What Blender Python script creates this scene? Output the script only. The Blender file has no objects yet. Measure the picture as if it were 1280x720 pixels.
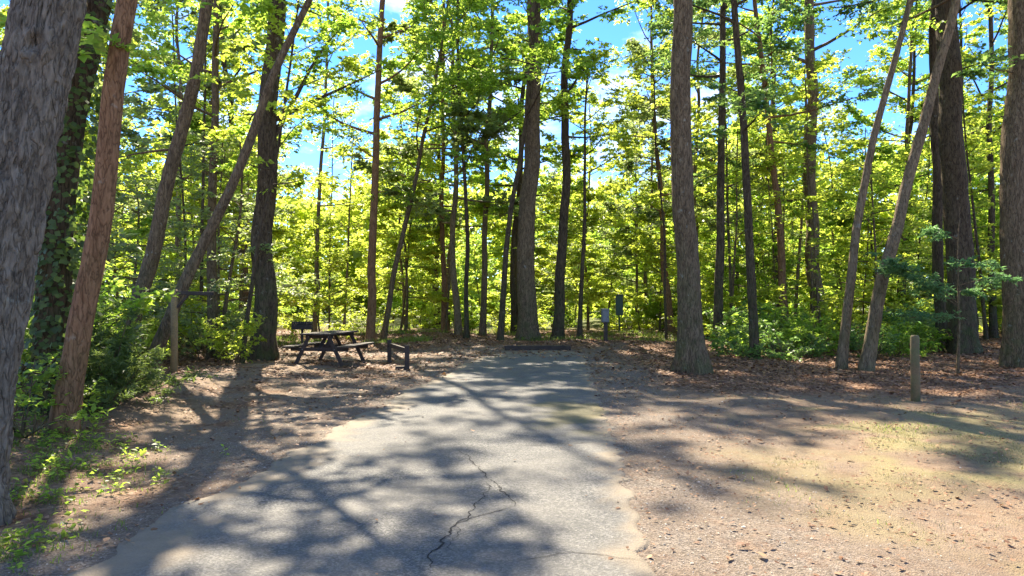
import bpy, math, random
import numpy as np

random.seed(11)
R = np.random.default_rng(11)
S = bpy.context.scene
COL = S.collection

# ------------------------------------------------------------------ camera
CAM_H, FPX, HOR = 1.6, 900.0, 375.0          # eye height, focal length and horizon in photo pixels (1280 wide)
cam_d = bpy.data.cameras.new('camera'); cam = bpy.data.objects.new('camera', cam_d); COL.objects.link(cam)
cam_d.sensor_width = 36.0; cam_d.lens = 36.0 * FPX / 1280.0
cam_d.clip_start = 0.05; cam_d.clip_end = 3000
cam.location = (0, 0, CAM_H)
cam.rotation_euler = (math.radians(90) + math.atan((HOR - 360) / FPX), 0, 0)
S.camera = cam

# ------------------------------------------------------------------ light
SUN_EL, SUN_AZ = math.radians(43), math.radians(-15)      # azimuth from +Y, negative is to the left
w = bpy.data.worlds.new('World'); S.world = w; w.use_nodes = True
nt = w.node_tree
bg = nt.nodes['Background']; bg.inputs[1].default_value = 0.085
sky = nt.nodes.new('ShaderNodeTexSky'); sky.sky_type = 'NISHITA'; sky.sun_disc = False
sky.sun_elevation = SUN_EL; sky.sun_rotation = SUN_AZ
sky.air_density = 1.0; sky.dust_density = 0.0; sky.ozone_density = 8.0; sky.altitude = 800
hs = nt.nodes.new('ShaderNodeHueSaturation'); hs.inputs['Hue'].default_value = .508; hs.inputs['Saturation'].default_value = 1.14       # the photograph's strong colour
nt.links.new(sky.outputs[0], hs.inputs['Color']); 
gen = nt.nodes.new('ShaderNodeTexCoord'); mpw = nt.nodes.new('ShaderNodeMapping'); mpw.inputs['Scale'].default_value = (1, 1, 2.2)
nt.links.new(gen.outputs['Generated'], mpw.inputs[0])
cl = nt.nodes.new('ShaderNodeTexNoise'); cl.inputs['Scale'].default_value = 4.2; cl.inputs['Detail'].default_value = 7; cl.inputs['Roughness'].default_value = .62
nt.links.new(mpw.outputs[0], cl.inputs['Vector'])
cr = nt.nodes.new('ShaderNodeValToRGB'); cr.color_ramp.elements[0].position = .49; cr.color_ramp.elements[0].color = (0, 0, 0, 1); cr.color_ramp.elements[1].position = .70; cr.color_ramp.elements[1].color = (.8, .8, .8, 1)
nt.links.new(cl.outputs['Fac'], cr.inputs[0])
mw = nt.nodes.new('ShaderNodeMix'); mw.data_type = 'RGBA'; mw.inputs[7].default_value = (7.2, 7.1, 6.9, 1)      # thin white cloud
nt.links.new(cr.outputs[0], mw.inputs[0]); nt.links.new(hs.outputs[0], mw.inputs[6]); nt.links.new(mw.outputs[2], bg.inputs[0])
sd = bpy.data.lights.new('sun', 'SUN'); sd.energy = 4.3; sd.angle = math.radians(0.53); sd.color = (1.0, 0.90, 0.72)
sun = bpy.data.objects.new('sun', sd); COL.objects.link(sun)
sun.rotation_euler = (math.radians(90) - SUN_EL, 0, math.pi - SUN_AZ)   # lamp -Z points from the sun down to the ground
S.view_settings.view_transform = 'Standard'; S.view_settings.look = 'None'
S.view_settings.exposure = 2.1; S.view_settings.gamma = 1.0
S.cycles.use_denoising = True
S.cycles.max_bounces = 12; S.cycles.diffuse_bounces = 10; S.cycles.transmission_bounces = 8
S.cycles.transparent_max_bounces = 4; S.cycles.glossy_bounces = 2
S.cycles.sample_clamp_indirect = 8.0

# ------------------------------------------------------------------ helpers
def sstep(a, b, x):
    t = np.clip((x - a) / (b - a), 0, 1); return t * t * (3 - 2 * t)

_vn = np.random.default_rng(3).random((256, 256))
def vnoise(x, y):                                   # tiling value noise 0..1
    xi = np.floor(x).astype(int); yi = np.floor(y).astype(int)
    fx = x - xi; fy = y - yi; fx = fx*fx*(3-2*fx); fy = fy*fy*(3-2*fy)
    a = _vn[xi % 256, yi % 256]; b = _vn[(xi+1) % 256, yi % 256]
    c = _vn[xi % 256, (yi+1) % 256]; d = _vn[(xi+1) % 256, (yi+1) % 256]
    return (a*(1-fx)+b*fx)*(1-fy) + (c*(1-fx)+d*fx)*fy
def fbm(x, y, o=4):
    s = 0; a = .5
    for i in range(o):
        s = s + a * vnoise(x*2**i + 17.3*i, y*2**i + 5.1*i); a *= .5
    return s

RL = ([-12, 0, 4.2, 5.4, 7.0, 9.0, 12.5, 18, 23], [-3.0, -2.8, -2.62, -2.45, -2.40, -2.2, -1.85, -1.15, -0.35])
RR = ([-12, 0, 4.2, 5.4, 8.5, 12.5, 19, 23], [0.75, .84, .93, .97, 1.23, 1.48, 2.0, 2.25])
def road_l(y): return np.interp(y, *RL)
def road_r(y): return np.interp(y, *RR)

def ground_z(x, y):
    x = np.asarray(x, float); y = np.asarray(y, float)
    off = np.maximum(np.maximum(road_l(y) - x, x - road_r(y)), np.where(y > 23, y - 23, -9))
    m = sstep(0.0, 2.5, off)
    far = sstep(24, 34, np.hypot(x, y))
    z = m * ((fbm(x*.35+9, y*.35) - .47) * .28 + (fbm(x*1.7, y*1.7) - .47) * .07) 
    z = z + far * (fbm(x*.12, y*.12+4) - .47) * .8
    z = z + .16 * np.exp(-((y - 25.3)/1.5)**2) * sstep(-6, -1, x) * (1 - sstep(8, 14, x))     # low bank at the end of the pad
    z = z + .30 * sstep(3.6, 7.5, -x) * (1 - sstep(10, 18, y)) * m                              # left verge rises a little
    return z
def gz(x, y): return float(ground_z(np.array([x]), np.array([y]))[0])

def px(x, y):                                       # ground point seen at a photo pixel
    d = FPX * CAM_H / (y - HOR); return ((x - 640) / FPX * d, d)
def pz(x, y, d):                                    # point at distance d seen at a photo pixel
    return ((x - 640) / FPX * d, d, CAM_H - (y - HOR) / FPX * d)

def mesh(name, V, F, mat=None, parent=None, tint=None, smooth=False, attrs=None):
    V = np.asarray(V, np.float32).reshape(-1, 3); F = np.asarray(F, np.int32)
    me = bpy.data.meshes.new(name)
    n, k = F.shape
    me.vertices.add(len(V)); me.vertices.foreach_set('co', V.ravel())
    me.loops.add(n*k); me.loops.foreach_set('vertex_index', F.ravel())
    me.polygons.add(n); me.polygons.foreach_set('loop_start', np.arange(0, n*k, k, dtype=np.int32))
    try: me.polygons.foreach_set('loop_total', np.full(n, k, np.int32))
    except Exception: pass
    if smooth: me.polygons.foreach_set('use_smooth', np.ones(n, bool))
    if tint is not None:
        a = me.attributes.new('tint', 'FLOAT', 'FACE'); a.data.foreach_set('value', np.asarray(tint, np.float32))
    for key, val in (attrs or {}).items():
        a = me.attributes.new(key, 'FLOAT', 'POINT'); a.data.foreach_set('value', np.asarray(val, np.float32))
    me.update(calc_edges=True); me.validate()
    o = bpy.data.objects.new(name, me); COL.objects.link(o)
    if mat: me.materials.append(mat)
    if parent: o.parent = parent
    return o

def tag(o, label=None, cat=None, group=None, kind=None):
    for k, v in (('label', label), ('category', cat), ('group', group), ('kind', kind)):
        if v: o[k] = v
    return o
def empty(name, loc, label=None, cat=None, group=None, rz=0):
    o = bpy.data.objects.new(name, None); COL.objects.link(o); o.location = loc; o.rotation_euler = (0, 0, rz)
    o.empty_display_size = .2
    return tag(o, label, cat, group)
def copy_tree(o, parent=None):
    c = o.copy(); COL.objects.link(c); c.parent = parent
    for ch in list(o.children): copy_tree(ch, c)
    return c

class Acc:                                          # collects same-arity faces
    def __init__(s): s.V = []; s.F = []; s.n = 0
    def add(s, V, F):
        s.V.append(V); s.F.append(np.asarray(F) + s.n); s.n += len(V)
    def get(s): return np.concatenate(s.V), np.concatenate(s.F)

def tube(P, r, sides, rough=0.0, lobes=None, rng=R):
    P = np.asarray(P, float); n = len(P); r = np.asarray(r, float)
    T = np.gradient(P, axis=0); T /= np.linalg.norm(T, axis=1)[:, None] + 1e-9
    ref = np.array([0, 1, 0.]) if abs(T[:, 1]).mean() < .8 else np.array([1, 0, 0.])
    A = np.cross(T, ref); A /= np.linalg.norm(A, axis=1)[:, None] + 1e-9
    B = np.cross(T, A)
    th = np.linspace(0, 2*math.pi, sides, endpoint=False)
    rr = np.repeat(r[:, None], sides, 1)
    if rough: rr = rr * (1 + rough * (rng.random((n, sides)) - .5))
    if lobes is not None: rr = rr + lobes(np.arange(n)[:, None], th[None, :])
    V = P[:, None, :] + rr[:, :, None] * (A[:, None, :]*np.cos(th)[None, :, None] + B[:, None, :]*np.sin(th)[None, :, None])
    i = np.arange(n-1)[:, None]; j = np.arange(sides)[None, :]; j2 = (j+1) % sides
    F = np.stack([i*sides+j+0*i, i*sides+j2, (i+1)*sides+j2, (i+1)*sides+j], -1).reshape(-1, 4)
    return V.reshape(-1, 3), F

# ------------------------------------------------------------------ materials
def newmat(name):
    m = bpy.data.materials.new(name); m.use_nodes = True
    return m, m.node_tree, m.node_tree.nodes['Principled BSDF']
def nd(t, typ, **kw):
    n = t.nodes.new(typ)
    for k, v in kw.items():
        if k in n.inputs.keys(): n.inputs[k].default_value = v
        else: setattr(n, k, v)
    return n
def ramp(t, src, stops):
    r = t.nodes.new('ShaderNodeValToRGB'); e = r.color_ramp.elements
    while len(e) < len(stops): e.new(.5)
    for el, (p, c) in zip(e, stops):
        el.position = p; el.color = (c, c, c, 1) if not isinstance(c, tuple) else (*c, 1)
    t.links.new(src, r.inputs[0]); return r.outputs[0]
def mix(t, fac, a, b, mode='MIX'):
    m = t.nodes.new('ShaderNodeMix'); m.data_type = 'RGBA'; m.blend_type = mode
    for s, v in ((m.inputs[0], fac), (m.inputs[6], a), (m.inputs[7], b)):
        if hasattr(v, 'is_linked'): t.links.new(v, s)
        elif isinstance(v, tuple): s.default_value = (*v, 1)
        else: s.default_value = v
    return m.outputs[2]
def coords(t, sc=(1, 1, 1), src='Object'):
    c = t.nodes.new('ShaderNodeTexCoord'); mp = t.nodes.new('ShaderNodeMapping'); mp.inputs['Scale'].default_value = sc
    t.links.new(c.outputs[src], mp.inputs[0]); return mp.outputs[0]
def noi(t, vec, scale, detail=4, rough=.6, dist=0):
    n = nd(t, 'ShaderNodeTexNoise', Scale=scale, Detail=detail, Roughness=rough, Distortion=dist); t.links.new(vec, n.inputs['Vector']); return n.outputs['Fac']
def attr(t, name):
    a = t.nodes.new('ShaderNodeAttribute'); a.attribute_name = name; return a.outputs['Fac']
def bump(t, b, h, strength, dist=.02):
    n = nd(t, 'ShaderNodeBump', Strength=strength, Distance=dist); t.links.new(h, n.inputs['Height']); t.links.new(n.outputs[0], b.inputs['Normal'])

def leaf_mat(name, dark, light, tdark, tlight, fac=.5, rough=.45):
    m, t, b = newmat(name)
    ti = attr(t, 'tint')
    t.links.new(mix(t, ti, dark, light), b.inputs['Base Color'])
    b.inputs['Roughness'].default_value = rough; b.inputs['Specular IOR Level'].default_value = .35
    tr = t.nodes.new('ShaderNodeBsdfTranslucent'); t.links.new(mix(t, ti, tdark, tlight), tr.inputs[0])
    ms = t.nodes.new('ShaderNodeMixShader'); ms.inputs[0].default_value = fac
    t.links.new(b.outputs[0], ms.inputs[1]); t.links.new(tr.outputs[0], ms.inputs[2])
    t.links.new(ms.outputs[0], t.nodes['Material Output'].inputs[0])
    return m

def bark_mat(name, dark, light, scale=9, zs=.16, lichen_sunspecks=.0, moss=.0, b_str=.7, fiss=.7):
    m, t, b = newmat(name)
    v = coords(t, (1, 1, zs))
    n1 = noi(t, v, scale, 6, .65, .6); n2 = noi(t, v, scale*3.1, 5, .7)
    rd = t.nodes.new('ShaderNodeMath'); rd.operation = 'SUBTRACT'; rd.inputs[1].default_value = .5; t.links.new(noi(t, v, scale*1.2, 2, .5, .25), rd.inputs[0])
    ra = t.nodes.new('ShaderNodeMath'); ra.operation = 'ABSOLUTE'; t.links.new(rd.outputs[0], ra.inputs[0])
    fis = ramp(t, ra.outputs[0], [(0, 0.0), (.09, 1.0)])
    c = mix(t, ramp(t, n1, [(.32, 0.0), (.68, 1.0)]), dark, light)
    c = mix(t, ramp(t, n2, [(.4, 0.0), (.7, .35)]), c, tuple(min(1, x*1.6) for x in light))
    c = mix(t, ramp(t, ra.outputs[0], [(0, fiss), (.05, 0.0)]), c, tuple(x*.45 for x in dark))
    o = coords(t)
    if lichen_sunspecks:
        c = mix(t, ramp(t, noi(t, o, 5.5, 6, .7), [(.62, 0.0), (.70, lichen_sunspecks)]), c, (.36, .38, .32))  # pale lichen spots, also painting in the bright speckle of sunlit leaves
    if moss:
        g = t.nodes.new('ShaderNodeNewGeometry'); sx = t.nodes.new('ShaderNodeSeparateXYZ'); t.links.new(g.outputs['Position'], sx.inputs[0])
        low = t.nodes.new('ShaderNodeMapRange'); low.inputs[1].default_value = 3.5; low.inputs[2].default_value = 0; t.links.new(sx.outputs[2], low.inputs[0])
        mm = t.nodes.new('ShaderNodeMath'); mm.operation = 'MULTIPLY'; t.links.new(low.outputs[0], mm.inputs[0])
        t.links.new(ramp(t, noi(t, o, 3.0, 5, .7), [(.42, 0.0), (.62, moss)]), mm.inputs[1])
        c = mix(t, mm.outputs[0], c, (.055, .085, .022))
    t.links.new(c, b.inputs['Base Color']); b.inputs['Roughness'].default_value = .9; b.inputs['Specular IOR Level'].default_value = .15
    h = mix(t, .5, n1, fis); h = mix(t, .3, h, n2)
    bump(t, b, h, b_str, .03)
    return m

LIME = leaf_mat('leaf_lime', (.12, .165, .03), (.22, .25, .05), (.50, .64, .06), (.78, .84, .12), .66)
MID = leaf_mat('leaf_mid', (.065, .125, .03), (.135, .19, .05), (.34, .56, .05), (.64, .79, .11), .64)
DEEP = leaf_mat('leaf_deep', (.05, .10, .035), (.11, .17, .06), (.17, .35, .07), (.40, .56, .13), .52)
PALE = leaf_mat('leaf_pale', (.11, .15, .07), (.21, .24, .13), (.30, .42, .11), (.52, .60, .20), .52)
NEEDLE = leaf_mat('leaf_needle', (.06, .14, .055), (.12, .23, .10), (.15, .34, .10), (.28, .48, .16), .48)
IVYM = leaf_mat('leaf_ivy', (.04, .07, .02), (.09, .13, .04), (.12, .2, .03), (.25, .36, .06), .45)
FERN = leaf_mat('leaf_feather', (.06, .10, .035), (.12, .17, .06), (.14, .22, .04), (.28, .36, .08), .45)
LITTER = leaf_mat('dead_leaf', (.12, .048, .022), (.44, .25, .14), (.10, .04, .015), (.25, .14, .06), .2, .7)
GRASSM = leaf_mat('grass_blade', (.06, .12, .02), (.16, .22, .045), (.18, .32, .03), (.40, .50, .08), .5)
DRYG = leaf_mat('dry_grass', (.17, .17, .06), (.46, .40, .20), (.15, .15, .04), (.30, .28, .10), .3, .7)

B_GREY = bark_mat('bark_grey', (.08, .062, .045), (.225, .185, .14), 16, .30, .45, .0, 1.0, .55)
B_BROWN = bark_mat('bark_brown', (.07, .046, .027), (.205, .145, .087), 15, .24, .5, .5, 1.0)
B_DARK = bark_mat('bark_dark', (.034, .023, .014), (.12, .086, .054), 14, .22, .45, .6, 1.0)
B_RED = bark_mat('bark_red', (.13, .062, .03), (.29, .16, .085), 15, .25, .35, .25, .8)
B_TAN = bark_mat('bark_tan', (.10, .068, .04), (.25, .18, .108), 15, .25, .5, .4, .9)

def wood_mat(name, c1, c2, moss=0):
    m, t, b = newmat(name); v = coords(t, (1, 1, 1))
    n = noi(t, coords(t, (3, 30, 30)), 2.0, 5, .6, .4); n2 = noi(t, v, 4, 4)
    c = mix(t, ramp(t, n, [(.3, 0.0), (.7, 1.0)]), c1, c2)
    c = mix(t, ramp(t, n2, [(.45, 0.0), (.7, .5)]), c, tuple(x*.5 for x in c1))
    if moss: c = mix(t, ramp(t, noi(t, v, 3, 4), [(.4, 0.0), (.6, moss)]), c, (.07, .10, .03))
    t.links.new(c, b.inputs['Base Color']); b.inputs['Roughness'].default_value = .85
    bump(t, b, n, .4, .006); return m
W_DARK = wood_mat('weathered_wood', (.032, .022, .016), (.085, .06, .044))
W_TAN = wood_mat('post_wood', (.22, .14, .06), (.38, .25, .11), .2)
W_MOSS = wood_mat('mossy_post_wood', (.13, .082, .038), (.24, .155, .075), .6)
def metal_mat(name, c, rough=.6, rust=0):
    m, t, b = newmat(name); v = coords(t)
    cc = mix(t, ramp(t, noi(t, v, 9, 6, .7), [(.35, 0.0), (.75, 1.0)]), c, tuple(min(1, x*1.5) for x in c))
    if rust: cc = mix(t, ramp(t, noi(t, v, 14, 5), [(.52, 0.0), (.66, rust)]), cc, (.14, .06, .03))
    t.links.new(cc, b.inputs['Base Color']); b.inputs['Roughness'].default_value = rough; b.inputs['Metallic'].default_value = .25; return m
M_BLACK = metal_mat('black_iron', (.02, .019, .018), .65, .4)
M_GREY = metal_mat('grey_paint', (.15, .155, .155), .6, .15)
M_GREEN = metal_mat('green_paint', (.025, .05, .03), .5, .15)

# ground material: gravel, sandy dirt, dry grass and leaf litter chosen by where each lies
def ground_mat():
    m, t, b = newmat('forest_ground'); v = coords(t, src='Object')
    f = noi(t, v, 55, 5, .75); md = noi(t, v, 6, 6, .7, .3); lg = noi(t, v, .9, 5, .6)
    vo = nd(t, 'ShaderNodeTexVoronoi', Scale=80.0); t.links.new(v, vo.inputs['Vector'])
    vo2 = nd(t, 'ShaderNodeTexVoronoi', Scale=19.0); t.links.new(v, vo2.inputs['Vector'])
    dirt = mix(t, ramp(t, md, [(.3, 0.0), (.7, 1.0)]), (.185, .125, .082), (.33, .24, .16))
    dirt = mix(t, ramp(t, f, [(.35, .6), (.6, 0.0)]), dirt, (.15, .11, .075))
    sv = t.nodes.new('ShaderNodeSeparateColor'); t.links.new(vo.outputs['Color'], sv.inputs[0])
    grav = ramp(t, sv.outputs[0], [(0, (.06, .052, .045)), (.5, (.165, .135, .11)), (1, (.32, .265, .215))])
    grav = mix(t, ramp(t, md, [(.4, 0.0), (.65, .5)]), grav, (.22, .165, .115))
    sv2 = t.nodes.new('ShaderNodeSeparateColor'); t.links.new(vo2.outputs['Color'], sv2.inputs[0])
    lit = ramp(t, sv2.outputs[1], [(0, (.085, .040, .022)), (.45, (.23, .115, .06)), (.8, (.36, .205, .12)), (1, (.48, .33, .225))])
    lit = mix(t, ramp(t, f, [(.4, .5), (.62, 0.0)]), lit, (.06, .035, .02))
    dry = mix(t, ramp(t, f, [(.35, 0.0), (.65, 1.0)]), (.19, .155, .07), (.36, .31, .15))
    dry = mix(t, ramp(t, md, [(.48, 0.0), (.66, .6)]), dry, (.16, .155, .05))
    c = mix(t, attr(t, 'gravel'), dirt, grav)
    c = mix(t, attr(t, 'dry'), c, dry)
    c = mix(t, ramp(t, noi(t, v, 3.1, 6, .75, .5), [(.48, 0.0), (.62, .32)]), c, lit)
    c = mix(t, attr(t, 'litter'), c, lit)
    c = mix(t, attr(t, 'moss'), c, mix(t, ramp(t, f, [(.35, 0.0), (.65, 1.0)]), (.05, .07, .02), (.13, .16, .04)))
    c = mix(t, ramp(t, lg, [(.38, .35), (.6, 0.0)]), c, (.14, .10, .07))
    t.links.new(c, b.inputs['Base Color']); b.inputs['Roughness'].default_value = .95; b.inputs['Specular IOR Level'].default_value = .15
    h = mix(t, .5, f, vo.outputs['Distance']); h = mix(t, .4, h, md)
    bump(t, b, h, .8, .03); return m

def road_mat():
    m, t, b = newmat('old_asphalt'); v = coords(t)
    vo = nd(t, 'ShaderNodeTexVoronoi', Scale=75.0); t.links.new(v, vo.inputs['Vector'])
    sv = t.nodes.new('ShaderNodeSeparateColor'); t.links.new(vo.outputs['Color'], sv.inputs[0])
    agg = ramp(t, sv.outputs[0], [(0, (.07, .068, .065)), (.55, (.14, .134, .124)), (1, (.26, .245, .22))])
    f = noi(t, v, 110, 4, .8); lg = noi(t, v, .7, 6, .65, .4); md = noi(t, v, 4.5, 5, .7)
    c = mix(t, ramp(t, f, [(.35, .5), (.6, 0.0)]), agg, (.06, .06, .063))
    c = mix(t, ramp(t, lg, [(.40, 0.0), (.62, .55)]), c, (.20, .182, .155))
    c = mix(t, ramp(t, md, [(.55, 0.0), (.75, .4)]), c, (.10, .10, .10))
    c = mix(t, ramp(t, noi(t, v, 1.6, 7, .7, .8), [(.50, 0.0), (.58, .35), (.70, .5)]), c, (.085, .082, .078))
    c = mix(t, ramp(t, noi(t, v, 28, 4, .75), [(.58, 0.0), (.70, .6)]), c, (.27, .25, .215))
    c = mix(t, attr(t, 'edge'), c, mix(t, md, (.16, .125, .085), (.33, .265, .19)))
    c = mix(t, attr(t, 'stain'), c, (.15, .125, .035))
    t.links.new(c, b.inputs['Base Color']); b.inputs['Roughness'].default_value = .88; b.inputs['Specular IOR Level'].default_value = .25
    h = mix(t, .5, f, vo.outputs['Distance']); bump(t, b, h, .7, .012); return m

# ------------------------------------------------------------------ ground
def axis(lo, a, b, hi, step):
    mid = np.arange(a, b + 1e-6, step)
    def grow(start, end):
        out = []; s = step; p = start
        while p < end: s *= 1.16; p += s; out.append(p)
        return np.array(out)
    return np.concatenate([-(grow(-a, -lo))[::-1], mid, grow(b, hi)])
xs = axis(-900, -13, 13, 900, .13); ys = axis(-900, 1.5, 30, 1600, .13)
GX, GY = np.meshgrid(xs, ys)
def masks(X, Y):
    n = fbm(X*.55+3, Y*.55) - .47; n2 = fbm(X*1.9+31, Y*1.9) - .47
    off_l = road_l(Y) - X; off_r = X - road_r(Y)
    # forest floor begins at a ragged line around the clearing
    left_edge = np.interp(Y, [0, 6.4, 12.5, 19, 26, 28], [-2.9, -3.7, -6.2, -7.2, -6.0, -1.0])
    lit = np.maximum.reduce([sstep(-.4, 1.3, left_edge - X + n*3), sstep(-1.2, 1.3, Y - (12.6 - .10*(X-4)) + n*4) * sstep(.2, 2.2, off_r + n*2),
                             sstep(-.8, 1.2, Y - 23.6 + n*3)])
    gl = sstep(2.6, .3, np.maximum(off_l, off_r) + n*2.6 + n2)
    clear = sstep(-.3, 1, off_l) * (1 - lit)
    gravel = np.maximum(gl, clear * sstep(-.12, .12, n + .02))
    lit = np.clip(lit + clear * .8 * sstep(-.02, .16, n2 + n*.5), 0, 1)
    dry = .9 * sstep(.9, 2.8, off_r + n*4) * sstep(13, 9, Y + n*5) * sstep(-.18, .08, n2 + n*1.3)
    moss = np.maximum(sstep(.03, .16, fbm(X*.8+70, Y*.8) - .47), sstep(38, 46, Y)) * np.maximum(sstep(-2.9, -3.5, X) * sstep(9, 6, Y), .95*sstep(30, 40, Y))
    return gravel, dry, lit, moss
gr_, dr_, li_, mo_ = masks(GX, GY)
Z = ground_z(GX, GY)
inroad = (GX > road_l(GY) - .0) & (GX < road_r(GY)) & (GY < 23) & (GY > -12)
under_road = (GX > road_l(GY) + .4) & (GX < road_r(GY) - .3) & (GY < 20) & (GY > -12)
Z = Z - .03 * under_road
Z = Z + (R.random(Z.shape) - .5) * .012 * (np.abs(GX) < 13.5) * (~inroad)
nx, ny = len(xs), len(ys)
I, J = np.meshgrid(np.arange(nx-1), np.arange(ny-1)); k = (J*nx + I).ravel()
ground = mesh('ground', np.stack([GX, GY, Z], -1), np.stack([k, k+1, k+nx+1, k+nx], -1), ground_mat(), smooth=True,
              attrs=dict(gravel=gr_.ravel(), dry=dr_.ravel(), litter=li_.ravel(), moss=mo_.ravel()))
tag(ground, 'forest clearing ground of gravel, sandy dirt and leaf litter', None, None, 'structure')

# ------------------------------------------------------------------ road
ry = np.arange(-12, 23.01, .07); nac = 46
u = np.linspace(0, 1, nac); u = .5 - .5*np.cos(u*math.pi) * (.75 + .25*np.abs(np.cos(u*math.pi)))
wob = lambda s, k: (fbm(ry*.9 + s, ry*0 + s) - .47) * k + (fbm(ry*3.5 + s, ry*0 + 2*s) - .47) * k * .7
el = road_l(ry) + wob(3.3, .5); er = road_r(ry) + wob(8.1, .2) + (fbm(ry*7+2, ry*0+4)-.47)*.22 + (R.random(len(ry))-.5)*.05
mid = (el + er) / 2; endf = np.sqrt(np.clip((23 - ry) / 1.6, 0, 1))
el = mid + (el - mid) * endf; er = mid + (er - mid) * endf
X = el[:, None] + (er - el)[:, None] * u[None, :]; Y = np.repeat(ry[:, None], nac, 1)
Zr = ground_z(X, Y) * 0 + .014 + (fbm(X*1.1+5, Y*1.1) - .47) * .012
edge_d = np.minimum(X - el[:, None], er[:, None] - X)
Zr = Zr - .05 * sstep(.05, 0, edge_d)
edge = np.maximum(sstep(.5, .03, (X - el[:, None]) + (fbm(X*2.5, Y*2.5) - .47)*1.6), sstep(.30, .02, edge_d + (fbm(X*4, Y*4) - .47) * .5)) * .85
edge = np.maximum(edge, sstep(19.5, 22.5, Y + (fbm(X*2, Y*2)-.47)*3) * .8)
stain = sstep(1.0, .3, np.hypot((X - 0.85)/.75, (Y - 10.2)/1.7) + (fbm(X*2.2, Y*2.2) - .47)*1.6) * .55
kk = (np.arange(len(ry)-1)[:, None]*nac + np.arange(nac-1)[None, :]).ravel()
road = mesh('road', np.stack([X, Y, Zr], -1), np.stack([kk, kk+1, kk+nac+1, kk+nac], -1), road_mat(), smooth=True,
            attrs=dict(edge=edge.ravel(), stain=stain.ravel()))
tag(road, 'cracked old asphalt pull-in ending at the trees', None, None, 'structure')
cm, ct, cb = newmat('crack_soil'); cb.inputs['Base Color'].default_value = (.022, .019, .016, 1); cb.inputs['Roughness'].default_value = 1
def crack(pts, wd):
    P = np.array([px(*p) for p in pts]); L = np.r_[0, np.cumsum(np.linalg.norm(np.diff(P, axis=0), axis=1))]
    s = np.arange(0, L[-1], .03); x = np.interp(s, L, P[:, 0]); y = np.interp(s, L, P[:, 1])
    x = x + (fbm(s*7, s*0+P[0, 0]) - .47)*.13 + (R.random(len(s))-.5)*.018; y = y + (fbm(s*5, s*0+9) - .47)*.16
    wv = wd * (.25 + 1.3*vnoise(s*9, s*0 + P[0, 1])) * np.minimum(1, np.minimum(s+.05, L[-1]-s+.05)/.3)
    tx = np.gradient(x); ty = np.gradient(y); q = np.hypot(tx, ty); nxv, nyv = -ty/q, tx/q
    ac = Acc(); a = np.stack([x+nxv*wv, y+nyv*wv], -1); b = np.stack([x-nxv*wv, y-nyv*wv], -1)
    def zz(p): return np.c_[p, .014 + (fbm(p[:, 0]*1.1+5, p[:, 1]*1.1) - .47)*.012 + .004]
    V = np.stack([zz(a), zz(b)], 1).reshape(-1, 3); i = np.arange(len(s)-1)*2
    mesh('crack', V, np.stack([i, i+1, i+3, i+2], -1), cm, road)
crack([(572, 562), (600, 583), (614, 602), (634, 622), (646, 634)], 0.0049)
crack([(650, 632), (615, 641), (578, 652), (556, 672), (540, 690), (530, 716)], 0.0063)
crack([(614, 600), (606, 622), (588, 640), (572, 655), (563, 690)], 0.0042)
crack([(600, 560), (690, 556), (765, 552)], 0.0035)
crack([(812, 700), (700, 690), (640, 700)], 0.0028)

# ------------------------------------------------------------------ foliage
UP = np.array([0, 0, 1.0])
def nrm(a): return a / (np.linalg.norm(a, axis=-1, keepdims=True) + 1e-9)
def leaves(P, D, rng, size, width=.30, flat=.45, tint=None):
    """P leaf bases, D leaf directions -> two folded faces a leaf"""
    n = len(P); L = size * np.exp(rng.normal(-.1, .33, n))[:, None]
    N = nrm(UP + rng.normal(0, flat, (n, 3))); D = nrm(D - N * (D*N).sum(1, keepdims=True)); Sd = np.cross(N, D)
    fold = rng.uniform(-.02, .16, n)[:, None]
    a = P + D*L*.48 + Sd*L*width + N*L*fold; b = P + D*L - N*L*rng.uniform(0, .2, n)[:, None]; c = P + D*L*.48 - Sd*L*width + N*L*fold
    V = np.stack([P, a, b, c], 1).reshape(-1, 3); i = np.arange(n)*4
    F = np.stack([np.stack([i, i+1, i+2], -1), np.stack([i, i+2, i+3], -1)], 1).reshape(-1, 3)
    t = np.repeat(np.clip(tint, 0, 1), 2)
    return V, F, t
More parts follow.
